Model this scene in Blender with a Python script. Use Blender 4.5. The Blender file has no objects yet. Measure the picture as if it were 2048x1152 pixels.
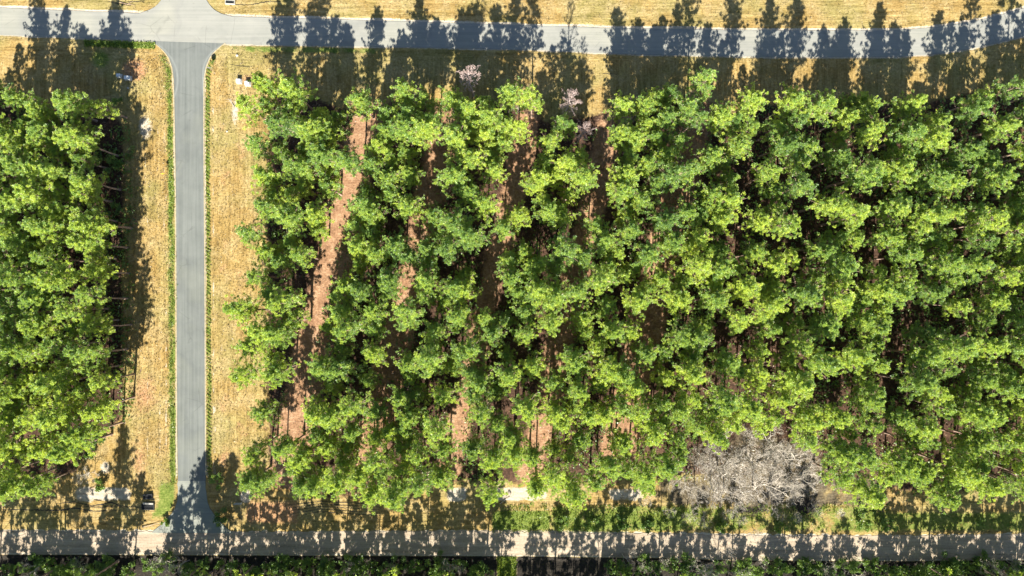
import bpy, math, random
import numpy as np
from mathutils import Vector

S = bpy.context.scene
COL = S.collection
SC = 0.1021            # metres of ground for one photo pixel
CAM_H = 140.0

def W(px, py, z=0.0):
    return ((px - 1024.0) * SC, (576.0 - py) * SC, z)

# ------------------------------------------------------------------ camera
cam = bpy.data.cameras.new("camera")
cam.sensor_width = 36.0
cam.lens = 36.0 * CAM_H / (2048 * SC)
cam.clip_end = 3000.0
cam_o = bpy.data.objects.new("camera", cam)
COL.objects.link(cam_o)
cam_o.location = (0, 0, CAM_H)
cam_o.rotation_euler = (0, 0, 0)
S.camera = cam_o

# ------------------------------------------------------------------ world, sun, exposure
EL = math.radians(35.0)
TILT = math.radians(2.8)
world = bpy.data.worlds.new("World")
S.world = world
world.use_nodes = True
wn = world.node_tree
wn.nodes.clear()
sky = wn.nodes.new("ShaderNodeTexSky")
sky.sky_type = 'NISHITA'
sky.sun_disc = False
sky.sun_elevation = EL
sky.sun_rotation = math.pi + TILT
sky.altitude = 50.0
sky.air_density = 1.0
sky.dust_density = 0.6
sky.ozone_density = 1.6
bg = wn.nodes.new("ShaderNodeBackground")
bg.inputs['Strength'].default_value = 0.05
wo = wn.nodes.new("ShaderNodeOutputWorld")
wn.links.new(sky.outputs[0], bg.inputs['Color'])
wn.links.new(bg.outputs[0], wo.inputs['Surface'])
sun = bpy.data.lights.new("sun", 'SUN')
sun.energy = 5.0
sun.angle = math.radians(0.5)
sun.color = (1.0, 0.945, 0.83)
sun_o = bpy.data.objects.new("sun", sun)
COL.objects.link(sun_o)
sd = Vector((math.sin(TILT) * math.cos(EL), math.cos(TILT) * math.cos(EL), -math.sin(EL)))
sun_o.rotation_euler = sd.to_track_quat('-Z', 'Y').to_euler()
sun_o.location = (-5, -80, 160)
S.view_settings.view_transform = 'Standard'
S.view_settings.look = 'None'
S.view_settings.gamma = 1.0
S.view_settings.use_curve_mapping = False
S.view_settings.exposure = 1.95
S.render.engine = 'CYCLES'
S.cycles.max_bounces = 6
S.cycles.diffuse_bounces = 2
S.cycles.transmission_bounces = 3
S.cycles.transparent_max_bounces = 4

# ------------------------------------------------------------------ material helpers
class NT:
    def __init__(self, name):
        self.m = bpy.data.materials.new(name)
        self.m.use_nodes = True
        self.t = self.m.node_tree
        self.t.nodes.clear()
        self.out = self.t.nodes.new("ShaderNodeOutputMaterial")
    def n(self, typ, **kw):
        nd = self.t.nodes.new(typ)
        for k, v in kw.items():
            setattr(nd, k, v)
        return nd
    def l(self, a, b):
        self.t.links.new(a, b)
    def pos(self):
        if not hasattr(self, '_pos'):
            self._pos = self.n("ShaderNodeNewGeometry").outputs['Position']
        return self._pos
    def noise(self, scale, detail=4.0, rough=0.6, vec=None, stretch=None, off=0.0):
        src = vec if vec is not None else self.pos()
        if stretch is not None or off:
            mp = self.n("ShaderNodeMapping")
            self.l(src, mp.inputs['Vector'])
            mp.inputs['Scale'].default_value = stretch or (1, 1, 1)
            mp.inputs['Location'].default_value = (off, off * .7, off * .3)
            src = mp.outputs[0]
        nd = self.n("ShaderNodeTexNoise")
        self.l(src, nd.inputs['Vector'])
        nd.inputs['Scale'].default_value = scale
        nd.inputs['Detail'].default_value = detail
        nd.inputs['Roughness'].default_value = rough
        return nd.outputs['Fac']
    def ramp(self, fac, stops, interp='LINEAR'):
        r = self.n("ShaderNodeValToRGB")
        cr = r.color_ramp
        cr.interpolation = interp
        while len(cr.elements) < len(stops):
            cr.elements.new(0.5)
        for e, (p, c) in zip(cr.elements, stops):
            e.position = p
            e.color = (*c, 1) if len(c) == 3 else c
        self.l(fac, r.inputs['Fac'])
        return r.outputs['Color']
    def math(self, op, a, b=None, clamp=False):
        m = self.n("ShaderNodeMath", operation=op, use_clamp=clamp)
        for i, v in enumerate((a, b)):
            if v is None: continue
            if isinstance(v, (int, float)): m.inputs[i].default_value = v
            else: self.l(v, m.inputs[i])
        return m.outputs[0]
    def mix(self, fac, a, b, blend='MIX'):
        m = self.n("ShaderNodeMix", data_type='RGBA', blend_type=blend)
        for sock, v in ((m.inputs[0], fac), (m.inputs[6], a), (m.inputs[7], b)):
            if isinstance(v, (int, float)): sock.default_value = v
            elif isinstance(v, tuple): sock.default_value = (*v, 1) if len(v) == 3 else v
            else: self.l(v, sock)
        return m.outputs[2]
    def thresh(self, mask, noise, sharp=6.0):
        # ragged-edge mask: where mask + (noise-0.5) passes 0.5
        a = self.math('SUBTRACT', noise, 0.5)
        a = self.math('MULTIPLY', a, 0.9)
        a = self.math('ADD', a, mask)
        a = self.math('SUBTRACT', a, 0.5)
        a = self.math('MULTIPLY', a, sharp)
        return self.math('ADD', a, 0.5, clamp=True)
    def principled(self, col, rough=0.9, spec=0.2, bump=None, bstr=0.4, bdist=0.1, metallic=0.0):
        p = self.n("ShaderNodeBsdfPrincipled")
        if isinstance(col, tuple): p.inputs['Base Color'].default_value = (*col, 1)
        else: self.l(col, p.inputs['Base Color'])
        p.inputs['Roughness'].default_value = rough
        p.inputs['Specular IOR Level'].default_value = spec
        p.inputs['Metallic'].default_value = metallic
        if bump is not None:
            b = self.n("ShaderNodeBump")
            b.inputs['Strength'].default_value = bstr
            b.inputs['Distance'].default_value = bdist
            self.l(bump, b.inputs['Height'])
            self.l(b.outputs[0], p.inputs['Normal'])
        self.l(p.outputs[0], self.out.inputs['Surface'])
        return self.m

def plain(name, c, rough=0.7, spec=0.3, var=0.15, scale=3.0, metallic=0.0):
    t = NT(name)
    nz = t.noise(scale, 5)
    lo = tuple(x * (1 - var) for x in c); hi = tuple(min(1, x * (1 + var)) for x in c)
    return t.principled(t.ramp(nz, [(0.3, lo), (0.7, hi)]), rough, spec, nz, 0.15, 0.02, metallic)

# ------------------------------------------------------------------ mesh helpers
def tag(o, label=None, cat=None, group=None, kind=None):
    if label: o['label'] = label
    if cat: o['category'] = cat
    if group: o['group'] = group
    if kind: o['kind'] = kind
    return o

def make_mesh(name, V, T, mat, tone=None, smooth=False, cols=None):
    V = np.asarray(V, np.float32).reshape(-1, 3)
    T = np.asarray(T, np.int32)
    k = T.shape[1]
    me = bpy.data.meshes.new(name)
    me.vertices.add(len(V)); me.vertices.foreach_set('co', V.ravel())
    me.loops.add(T.size); me.loops.foreach_set('vertex_index', T.ravel())
    me.polygons.add(len(T))
    me.polygons.foreach_set('loop_start', np.arange(0, T.size, k, dtype=np.int32))
    me.polygons.foreach_set('loop_total', np.full(len(T), k, np.int32))
    me.polygons.foreach_set('use_smooth', np.full(len(T), bool(smooth)))
    if tone is not None:
        a = me.attributes.new('tone', 'FLOAT', 'POINT')
        a.data.foreach_set('value', np.asarray(tone, np.float32))
    if cols:
        for nm, c in cols.items():
            a = me.color_attributes.new(nm, 'FLOAT_COLOR', 'POINT')
            a.data.foreach_set('color', np.asarray(c, np.float32).ravel())
    me.update(calc_edges=True)
    if mat: me.materials.append(mat)
    return me

def link(name, me, parent=None, loc=None):
    o = bpy.data.objects.new(name, me)
    COL.objects.link(o)
    if parent is not None: o.parent = parent
    if loc is not None: o.location = loc
    return o

def empty(name, loc, rz=0.0):
    o = bpy.data.objects.new(name, None)
    o.empty_display_size = 0.5
    COL.objects.link(o)
    o.location = loc; o.rotation_euler = (0, 0, rz)
    return o

def boxes(parts):
    """joined bevel-less boxes: (cx,cy,cz,sx,sy,sz)"""
    V = []; T = []
    for cx, cy, cz, sx, sy, sz in parts:
        b = len(V)
        for dz in (-.5, .5):
            for dx, dy in ((-.5, -.5), (.5, -.5), (.5, .5), (-.5, .5)):
                V.append((cx + dx * sx, cy + dy * sy, cz + dz * sz))
        T += [(b, b+3, b+2, b+1), (b+4, b+5, b+6, b+7), (b, b+1, b+5, b+4), (b+1, b+2, b+6, b+5), (b+2, b+3, b+7, b+6), (b+3, b, b+4, b+7)]
    return V, T

def bevel_box(name, dims, mat, parent, loc=(0, 0, 0), bev=0.03):
    import bmesh
    bm = bmesh.new()
    bmesh.ops.create_cube(bm, size=1)
    for v in bm.verts:
        v.co.x *= dims[0]; v.co.y *= dims[1]; v.co.z *= dims[2]
    bmesh.ops.bevel(bm, geom=bm.edges[:], offset=bev, segments=2, affect='EDGES')
    me = bpy.data.meshes.new(name); bm.to_mesh(me); bm.free()
    me.materials.append(mat)
    return link(name, me, parent, loc)

class Tubes:
    """tapered tube segments gathered in one mesh"""
    def __init__(self): self.V = []; self.T = []; self.n = 0
    def chain(self, pts, radii, sides=3):
        pts = np.asarray(pts, float); k = len(pts)
        base = self.n
        ang = np.linspace(0, 2 * np.pi, sides, endpoint=False)
        for i in range(k):
            d = pts[min(i + 1, k - 1)] - pts[max(i - 1, 0)]
            d /= (np.linalg.norm(d) + 1e-9)
            a = np.cross(d, (0.13, 0.21, 0.97) if abs(d[2]) < .9 else (1, 0.1, 0))
            a /= np.linalg.norm(a) + 1e-9
            b = np.cross(d, a)
            ring = pts[i] + radii[i] * (np.cos(ang)[:, None] * a + np.sin(ang)[:, None] * b)
            self.V.append(ring)
        self.n += k * sides
        for i in range(k - 1):
            for s in range(sides):
                p = base + i * sides + s; q = base + i * sides + (s + 1) % sides
                self.T.append((p, q, q + sides)); self.T.append((p, q + sides, p + sides))
    def data(self):
        return np.concatenate(self.V), np.array(self.T, np.int32)

def starburst(centres, dirs, rng, n, length, width, spread=1.0):
    """needle tufts: n thin blades from every centre, fanned round dirs"""
    m = len(centres)
    c = np.repeat(centres, n, 0); d = np.repeat(dirs, n, 0)
    v = d + rng.normal(0, 0.75 * spread, (m * n, 3))
    v /= np.linalg.norm(v, axis=1)[:, None] + 1e-9
    L = length * rng.uniform(.6, 1.15, (m * n, 1))
    side = np.cross(v, rng.normal(0, 1, (m * n, 3)))
    side /= np.linalg.norm(side, axis=1)[:, None] + 1e-9
    w = width * rng.uniform(.7, 1.3, (m * n, 1))
    mid = c + v * L * .62
    V = np.stack([c, mid + side * w, c + v * L, mid - side * w], 1).reshape(-1, 3)
    idx = np.arange(m * n, dtype=np.int32)[:, None] * 4
    T = np.concatenate([idx + [0, 1, 2], idx + [0, 2, 3]], 1).reshape(-1, 3)
    return V, T

# ------------------------------------------------------------------ materials of living things
def leaf_mat(name, dark, mid, light, transl=0.35, pos_noise=0.0, rnd=0.35):
    t = NT(name)
    at = t.n("ShaderNodeAttribute", attribute_name='tone').outputs['Fac']
    oi = t.n("ShaderNodeObjectInfo").outputs['Random']
    f = t.math('MULTIPLY', at, 1 - rnd)
    f = t.math('ADD', f, t.math('MULTIPLY', oi, rnd))
    if pos_noise:
        pn = t.noise(0.05, 2, .5)
        f = t.math('ADD', f, t.math('MULTIPLY', t.math('SUBTRACT', pn, .5), pos_noise), clamp=True)
    col = t.ramp(f, [(0.0, dark), (0.38, mid), (0.84, light)])
    di = t.n("ShaderNodeBsdfDiffuse"); t.l(col, di.inputs['Color'])
    tr = t.n("ShaderNodeBsdfTranslucent")
    tc = t.mix(0.5, col, (light[0] * 1.1, light[1] * 1.05, light[2] * .5))
    t.l(tc, tr.inputs['Color'])
    mx = t.n("ShaderNodeMixShader"); mx.inputs[0].default_value = transl
    t.l(di.outputs[0], mx.inputs[1]); t.l(tr.outputs[0], mx.inputs[2])
    gl = t.n("ShaderNodeBsdfGlossy"); gl.inputs['Roughness'].default_value = .45
    gl.inputs['Color'].default_value = (1, 1, 1, 1)
    m2 = t.n("ShaderNodeMixShader"); m2.inputs[0].default_value = .06
    t.l(mx.outputs[0], m2.inputs[1]); t.l(gl.outputs[0], m2.inputs[2])
    t.l(m2.outputs[0], t.out.inputs['Surface'])
    return t.m

M = {}
M['needle'] = leaf_mat('pine_needles', (0.045, 0.13, 0.055), (0.205, 0.36, 0.09), (0.56, 0.66, 0.10), .45, .6, .30)
M['needle_far'] = M['needle']
M['shrub'] = leaf_mat('shrub_leaves', (0.045, 0.10, 0.03), (0.10, 0.20, 0.045), (0.22, 0.33, 0.05), .35)
M['grass'] = leaf_mat('grass_blades', (0.06, 0.12, 0.018), (0.15, 0.25, 0.03), (0.32, 0.38, 0.07), .35)
M['drygrass'] = leaf_mat('dry_grass_blades', (0.1067, 0.0816, 0.0314), (0.2009, 0.1507, 0.0628), (0.3139, 0.2511, 0.1256), .3)
M['bark'] = plain('pine_bark', (0.27, 0.19, 0.15), .9, .15, .35, 2.5)
M['greybark'] = plain('grey_bark', (0.38, 0.34, 0.285), .9, .15, .3, 2.0)
M['deadbark'] = plain('dead_pine_bark', (0.3956, 0.3182, 0.3010), .9, .15, .25, 2.0)
M['white'] = plain('white_enamel', (0.5022, 0.5148, 0.5148), .4, .5, .05, 4)
M['concrete'] = plain('old_concrete', (0.3139, 0.3013, 0.2700), .9, .2, .2, 3)
M['kerb'] = plain('dusty_kerb', (0.2825, 0.2386, 0.1570), .9, .2, .3, 2)
M['dark'] = plain('dark_iron', (0.02, 0.022, 0.024), .6, .3, .2, 3)
M['steel'] = plain('galvanised_steel', (0.4, 0.4, 0.4), .4, .5, .1, 3, .8)
M['red'] = plain('red_sign_enamel', (0.5, 0.02, 0.02), .4, .5, .05, 3)
M['yellow'] = plain('yellow_sign_enamel', (0.7, 0.45, 0.02), .4, .5, .05, 3)
M['wood'] = plain('weathered_wood', (0.3285, 0.2774, 0.2190), .9, .2, .25, 5)

# ------------------------------------------------------------------ ground masks (in photo pixels on the ground plane)
def I(x, xs, ys): return np.interp(x, xs, ys)
CR_X = [-6000, -200, 0, 150, 300, 450, 530, 780, 1000, 1070, 1240, 1400, 1560, 1790, 1860, 1910, 1963, 2048, 2200, 2600]
CR_T = [-10, 5, 15, 22, 27, 33, 35, 42, 49, 52, 56, 59, 61, 61, 56, 49, 40, 17, -40, -220]
CR_B = [50, 60, 70, 76, 82, 88, 90, 94, 98, 100, 108, 112, 114, 114, 110, 103, 94, 73, 22, -150]
SD_Y = [80, 84, 92, 103, 115, 135, 160, 250, 400, 600, 900, 960, 1000, 1020, 1045, 1070]
SD_L = [300, 306, 317, 329, 338, 345, 348, 350, 352.5, 353.5, 355, 356, 355, 348, 328, 298]
SD_R = [462, 452, 441, 428, 419, 411, 407, 406.5, 407.5, 409, 410, 411, 414, 421, 440, 472]
DR_X = [-800, 0, 450, 1000, 1300, 1500, 1800, 2048, 2900]
DR_T = [1062, 1062, 1064, 1062, 1067, 1071, 1072, 1068, 1062]
DR_B = [1107, 1107, 1108, 1110, 1113, 1119, 1120, 1118, 1112]
NB_X = [-300, 0, 60, 95, 150, 200, 240, 270, 480, 560, 600, 650, 700, 800, 900, 1000, 1060, 1100, 1150, 1230, 1300, 1400, 1460, 1500, 1600, 1700, 1760, 1850, 1950, 2048, 2300]
NB_Y = [190, 195, 205, 222, 228, 232, 240, 260, 215, 200, 198, 222, 240, 222, 222, 218, 230, 262, 250, 238, 212, 205, 240, 218, 222, 203, 225, 222, 200, 202, 200]
SB_X = [480, 550, 620, 740, 850, 960, 1040, 1130, 1200, 1290, 1380, 1660, 1800, 1870, 1950, 2300]
SB_Y = [944, 962, 976, 976, 954, 944, 954, 958, 951, 940, 934, 960, 966, 976, 962, 960]

def seg_noise(x, y, f, seed):
    r = np.random.RandomState(seed)
    out = 0
    for k in range(5):
        a = r.uniform(0, 6.28, 3); fx, fy = r.uniform(-1, 1, 2)
        out = out + np.sin(x * f * fx * (1 + k * .6) + a[0] + 1.3 * np.sin(y * f * fy * (1 + k * .5) + a[1]))
    return out / 5

def band(v, a, b, soft):
    return np.clip((v - a) / soft + .5, 0, 1) * np.clip((b - v) / soft + .5, 0, 1)

SLOPE = 0.234
LANES = [645, 810, 982, 1158, 1328]

fx = np.concatenate([-np.geomspace(520, 13, 14) - 104, np.arange(-116, 116.01, .42), np.geomspace(13, 520, 14) + 104])
fy = np.concatenate([-np.geomspace(540, 26, 14) - 59, np.arange(-84, 66.01, .42), np.geomspace(8, 540, 14) + 59])
fx = np.unique(fx); fy = np.unique(fy)
GX, GY = np.meshgrid(fx, fy)
PX = GX / SC + 1024; PY = 576 - GY / SC
px = PX; py = PY
ct, cb = I(px, CR_X, CR_T), I(px, CR_X, CR_B)
sl, sr = I(py, SD_Y, SD_L), I(py, SD_Y, SD_R)
dt, db = I(px, DR_X, DR_T), I(px, DR_X, DR_B)
nb = I(px, NB_X, NB_Y)
n1 = seg_noise(px, py, .03, 1); n2 = seg_noise(px, py, .08, 2); n3 = seg_noise(px, py, .2, 3)
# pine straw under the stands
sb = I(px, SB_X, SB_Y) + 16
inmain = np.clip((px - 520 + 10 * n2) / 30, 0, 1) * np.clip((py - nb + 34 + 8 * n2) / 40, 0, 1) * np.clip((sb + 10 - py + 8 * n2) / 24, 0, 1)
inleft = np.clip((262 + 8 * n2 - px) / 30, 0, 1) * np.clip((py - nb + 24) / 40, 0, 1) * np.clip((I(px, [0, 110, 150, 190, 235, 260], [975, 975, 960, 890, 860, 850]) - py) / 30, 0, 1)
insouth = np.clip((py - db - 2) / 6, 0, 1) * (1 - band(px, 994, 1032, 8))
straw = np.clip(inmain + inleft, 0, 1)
# lanes: straw painted brighter for the sun reaching the gaps
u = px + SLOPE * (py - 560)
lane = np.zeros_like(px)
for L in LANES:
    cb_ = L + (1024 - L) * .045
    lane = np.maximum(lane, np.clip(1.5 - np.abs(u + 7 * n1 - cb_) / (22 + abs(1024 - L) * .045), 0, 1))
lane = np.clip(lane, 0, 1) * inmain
# green grass
g = band(px - sl, -17 + 5 * n2 + 3 * n3, -3, 5) * band(py, 110, 975, 30) * (.66 + .45 * n2 + .35 * n3)
g = np.maximum(g, band(px - sl, -13, -9, 3) * band(py, 330, 480, 20) * 1.2)
g = np.maximum(g, band(px - sl, -40, -3, 18) * band(py, 960, 1040, 30) * .75)
g = np.maximum(g, band(px - sr, 4, 14 + 3 * n3, 5) * band(py, 105, 975, 30) * (.68 + .3 * n2 + .3 * n3))
g = np.maximum(g, band(py - cb, 2, 16, 8) * band(px, 170, 310, 30) * (.8 + .3 * n2))
g = np.maximum(g, band(py - cb, 2, 16, 8) * band(px, 455, 760, 30) * (.55 + .35 * n2))
g = np.maximum(g, np.clip(1 - np.hypot(px - 200, py - 118) / 36, 0, 1) * .9)
g = np.maximum(g, band(py, 1022, 1060, 12) * band(px, 985, 1100, 20) * 1.0)
g = np.maximum(g, band(py, 1010, 1066, 16) * band(px, 1100, 1760, 30) * (.62 + .3 * n2))
g = np.maximum(g, band(py, 1020, 1066, 16) * band(px, 1700, 2060, 30) * .6)
g = np.maximum(g, (py > db + 2) * band(px, 994, 1034, 6) * .9)
g = np.maximum(g, np.clip(1 - np.hypot((px - 1520) / 130, (py - 945) / 80), 0, 1) * .6)
g = np.maximum(g, (py < ct) * np.clip(n1 * .55 + .2, 0, 1) * .6)
g = np.maximum(g, band(px, 30, 320, 30) * band(py, cb + 10, nb, 20) * np.clip(n2 * .5 + .3, 0, 1) * .5)
# pale sand
sand = band(py, 974 + 4 * n2, 1003 + 4 * n2, 12) * ((band(px, 150, 262, 20)) + band(px, 895, 935, 14) + band(px, 980, 1095, 18) + band(px, 1215, 1290, 14) * .7) * (.8 + .25 * n2)
sand = np.maximum(sand, band(px - sr, 15 + 2 * n2, 21 + 3 * n3, 4) * band(py, 140, 960, 20) * (.5 + .35 * n3 + .3 * n2))
sand = np.maximum(sand, band(px - sl, -4, 0, 3) * band(py, 150, 960, 20) * .9)
sand = np.maximum(sand, band(px - sr, 0, 4, 3) * band(py, 150, 960, 20) * .9)
sand = np.maximum(sand, band(py, dt - 2 + 3 * n3 + 3 * n2, db + 3, 5) * .9)
sand = np.maximum(sand, band(py, ct - 6, cb + 3, 3) * .7)
sand = np.maximum(sand, np.clip(1 - np.hypot((px - 492) / 18, (py - 992) / 22), 0, 1) * 1.3)
sand = np.maximum(sand, np.clip(1 - np.hypot((px - 290) / 26, (py - 255) / 46), 0, 1) * .9)
sand = np.maximum(sand, np.clip(1 - np.hypot((px - 470) / 14, (py - 225) / 60), 0, 1) * .8)
sand = np.maximum(sand, np.clip(1 - np.hypot((px - 210) / 18, (py - 935) / 22), 0, 1) * 1.0)
# red clay
for off_, w_, a_ in ((-22, 2.2, .8), (-34, 2.4, .7), (-58, 3, .55), (-46, 2, .45)):
    sand = np.maximum(sand, np.clip(1.3 - np.abs(px - sl - off_ - 3 * n1) / w_, 0, 1) * a_ * band(py, 190, 960, 80) * (.7 + .5 * n2))
for off_, w_, a_ in ((34, 2.6, .7), (48, 2.4, .5)):
    sand = np.maximum(sand, np.clip(1.3 - np.abs(px - sr - off_ - 4 * n1) / w_, 0, 1) * a_ * band(py, 160, 960, 80) * (.7 + .5 * n2))
clay = np.clip(1.25 - np.hypot((px - 268) / 32, (py - 140) / 30), 0, 1) * .95
clay = np.maximum(clay, np.clip(1.1 - np.hypot((px - 492) / 26, (py - 160) / 26), 0, 1) * .6)
clay = np.maximum(clay, np.clip(1 - np.hypot((px - 280) / 40, (py - 920) / 100), 0, 1) * .62)
clay = np.maximum(clay, np.clip(1 - np.hypot((px - 288) / 60, (py - 790) / 90), 0, 1) * .7)
clay = np.maximum(clay, band(py, 1000, 1050, 20) * band(px, 490, 600, 20) * .7)
clay = np.maximum(clay, np.clip(1 - np.hypot((px - 1625) / 30, (py - 935) / 40), 0, 1) * .9)
clay = np.maximum(clay, band(px, 255, 335, 20) * band(py, 300, 980, 60) * np.clip(.15 + .6 * n1 + .5 * n2, 0, 1) * .7)
clay = np.maximum(clay, band(px, 430, 560, 20) * band(py, 180, 1000, 60) * np.clip(.1 + .5 * n1 - .6 * n2, 0, 1) * .65)
clay = np.maximum(clay, (py < ct - 2) * np.clip(n1 * .8, 0, 1) * .5)
clay = np.maximum(clay, band(px, 258, 300, 20) * band(py, 250, 560, 40) * .35)
# dark ground: soil with tree shade painted in beyond the dirt road, ruts, patches
dark = np.clip((py - db - 1) / 4, 0, 1) * (1 - band(px, 994, 1034, 8)) * .95  # dark soil and the deep tree shade over it, in one colour
RUTS = []
def rut(pts, w, s=1.0):
    global dark
    X = np.array([p[0] for p in pts], float); Y = np.array([p[1] for p in pts], float)
    yy = np.interp(px, X, Y)
    dd = np.clip(1 - np.abs(py - yy) / w, 0, 1) * (px > X[0]) * (px < X[-1]) * s
    RUTS.append((pts, w))
    return dd * .5
ruts = rut([(5, 1019), (70, 1020), (120, 1021), (150, 1016), (190, 1023), (225, 1020), (240, 1022)], 3.6)
ruts = ruts + rut([(110, 1007), (150, 1004), (185, 1012), (205, 1009), (220, 1004), (245, 1013), (285, 1015)], 3.2)
ruts = ruts + rut([(165, 1012), (200, 1015), (235, 1012), (250, 1017)], 2.6, .7)
ruts = ruts + rut([(188, 999), (203, 1002)], 3.5)
ruts = ruts + rut([(466, 9), (480, 9), (492, 10), (510, 8), (530, 4), (560, 2)], 2.6, .9)
ruts = ruts + rut([(215, 2), (240, 8), (262, 11)], 2.4, .8)
ruts = ruts + rut([(255, 4), (290, 2)], 2.4, .7)
ruts = ruts + rut([(460, 128), (475, 131), (500, 134)], 1.8, .6)
ruts = ruts + rut([(1205, 147), (1235, 148)], 2.2, .8)
for kx in range(5):
    ruts = ruts + rut([(560 + 8 * kx, 1012 + 5 * kx), (640, 1003 + 5 * kx), (760, 1008 + 6 * kx)], 2.0, .5)
ring = np.abs(np.hypot((px - 268) / 1.12, py - 146) - 26) < 2
dark = np.maximum(dark, ring * (py < 145) * (px > 252) * .55)
dark = np.maximum(dark, np.clip(1 - np.hypot((px - 1500) / 110, (py - 1020) / 14), 0, 1) * .8)  # darker patches below the grove
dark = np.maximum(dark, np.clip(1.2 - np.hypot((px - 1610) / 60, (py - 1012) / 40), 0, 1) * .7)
# crosswise scratches on the west verge and green comb marks
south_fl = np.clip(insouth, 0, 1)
litter = np.clip(2.0 - 1.6 * np.hypot((px - 1515) / 160, (py - 950) / 95) + .35 * n1 + .3 * n2, 0, 1) * (.75 + .25 * n3)
litter = np.maximum(litter, band(py, 955, 1012, 16) * band(px, 1310, 1790, 110) * (.8 + .5 * n2 + .3 * n1))
orient = np.clip((130 - py) / 20, 0, 1)
orient = np.maximum(orient, np.clip((py - 975) / 15, 0, 1))
# heights
onroad = np.maximum(band(py, ct - 3, cb + 3, 3), band(px, sl - 4, sr + 4, 3) * (py > 80) * (py < 1070))
onroad = np.maximum(onroad, band(py, dt - 3, db + 3, 4))
onroad = np.maximum(onroad, (py < ct + 5) * band(px, 286, 470, 6))
Z = .05 * n2 + .03 * n3 + .05 * seg_noise(px, py, .5, 7)
flat = np.maximum(band(py, 990, 1030, 10) * band(px, -10, 300, 10), np.maximum(band(py, 995, 1045, 10) * band(px, 545, 775, 10), np.maximum((py < ct) * band(px, 200, 570, 20), band(py, 122, 152, 8) * (band(px, 450, 510, 8) + band(px, 1195, 1245, 8)))))
Z = Z * (1 - flat) - .03 * flat
ditch = np.exp(-((px - sl + 13) / 5) ** 2) * band(py, 120, 970, 20) * .16
ditch = ditch + np.exp(-((py - db - 14) / 8) ** 2) * .5 * (1 - band(px, 994, 1034, 10))
Z -= ditch
Z = Z * (1 - onroad) - .09 * onroad
far_ = (np.abs(GX) > 118) | (np.abs(GY) > 86)
ny, nx = GX.shape
V = np.stack([GX, GY, Z], -1).reshape(-1, 3)
idx = np.arange(nx * ny, dtype=np.int32).reshape(ny, nx)
T = np.stack([idx[:-1, :-1], idx[:-1, 1:], idx[1:, 1:], idx[1:, :-1]], -1).reshape(-1, 4)
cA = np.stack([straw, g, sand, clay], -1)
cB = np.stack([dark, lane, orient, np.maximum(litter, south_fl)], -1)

t = NT('ground_cover')
A = t.n("ShaderNodeAttribute", attribute_name='mask_a'); B = t.n("ShaderNodeAttribute", attribute_name='mask_b')
sA = t.n("ShaderNodeSeparateColor"); t.l(A.outputs['Color'], sA.inputs[0])
sB = t.n("ShaderNodeSeparateColor"); t.l(B.outputs['Color'], sB.inputs[0])
mStraw, mG, mSand, mClay = sA.outputs[0], sA.outputs[1], sA.outputs[2], A.outputs['Alpha']
mDark, mLane, mOri, mLit = sB.outputs[0], sB.outputs[1], sB.outputs[2], B.outputs['Alpha']
fine = t.noise(2.3, 7, .78); mid_ = t.noise(.6, 5, .65, off=3); big = t.noise(.12, 3, .5, off=9)
strV = t.noise(1.6, 5, .7, stretch=(1, .05, 1)); strH = t.noise(1.6, 5, .7, stretch=(.05, 1, 1), off=5)
scrH = t.noise(2.4, 4, .7, stretch=(.35, 1.3, 1), off=14)
stripe = t.mix(mOri, strV, strH)
f = t.math('ADD', t.math('MULTIPLY', stripe, .45), t.math('MULTIPLY', fine, .35))
f = t.math('ADD', f, t.math('MULTIPLY', mid_, .2))
dry = t.ramp(f, [(0.38, (0.0879, 0.0584, 0.0176)), (0.46, (0.1946, 0.1284, 0.0427)), (0.53, (0.2700, 0.1839, 0.0653)), (0.62, (0.3892, 0.2802, 0.1206))])
dry = t.mix(t.math('MULTIPLY', t.ramp(big, [(0.42, (0, 0, 0)), (0.62, (1, 1, 1))]), .55), dry, t.ramp(f, [(0.38, (0.0816, 0.0879, 0.0220)), (0.62, (0.2637, 0.2511, 0.1004))]))
clayc = t.ramp(fine, [(0.3, (0.1381, 0.0628, 0.0314)), (0.5, (0.2951, 0.1632, 0.0816)), (0.7, (0.3892, 0.2637, 0.1632))])
sandc = t.ramp(t.math('ADD', t.math('MULTIPLY', fine, .6), t.math('MULTIPLY', strH, .4)), [(0.38, (0.2637, 0.2135, 0.1507)), (0.52, (0.3892, 0.3390, 0.2637)), (0.66, (0.4708, 0.4332, 0.3641))])
grc = t.ramp(t.math('ADD', t.math('MULTIPLY', fine, .65), t.math('MULTIPLY', mid_, .35)), [(0.36, (0.0430, 0.0688, 0.0129)), (0.5, (0.1075, 0.1419, 0.0275)), (0.66, (0.2322, 0.2408, 0.0731))])
straw_shaded = t.ramp(t.math('ADD', t.math('MULTIPLY', fine, .6), t.math('MULTIPLY', mid_, .4)), [(0.36, (0.018, 0.012, 0.009)), (0.5, (0.055, 0.032, 0.022)), (0.64, (0.14, 0.08, 0.05))])  # straw darkened in its colour to stand for canopy shade
straw_sunlit = t.ramp(t.math('ADD', t.math('MULTIPLY', fine, .6), t.math('MULTIPLY', mid_, .4)), [(0.36, (0.1105, 0.0581, 0.0320)), (0.5, (0.2465, 0.1411, 0.0800)), (0.64, (0.3825, 0.2573, 0.1600))])  # same straw lightened, sunlight in the lanes put into the colour
litc0 = 0; litc = t.ramp(t.math('ADD', t.math('MULTIPLY', fine, .6), t.math('MULTIPLY', mid_, .4)), [(0.36, (0.0377, 0.0314, 0.0220)), (0.52, (0.1067, 0.0847, 0.0534)), (0.66, (0.1883, 0.1632, 0.1004))])
dkc = t.ramp(fine, [(0.35, (0.012, 0.011, 0.010)), (0.65, (0.045, 0.038, 0.030))])
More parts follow.
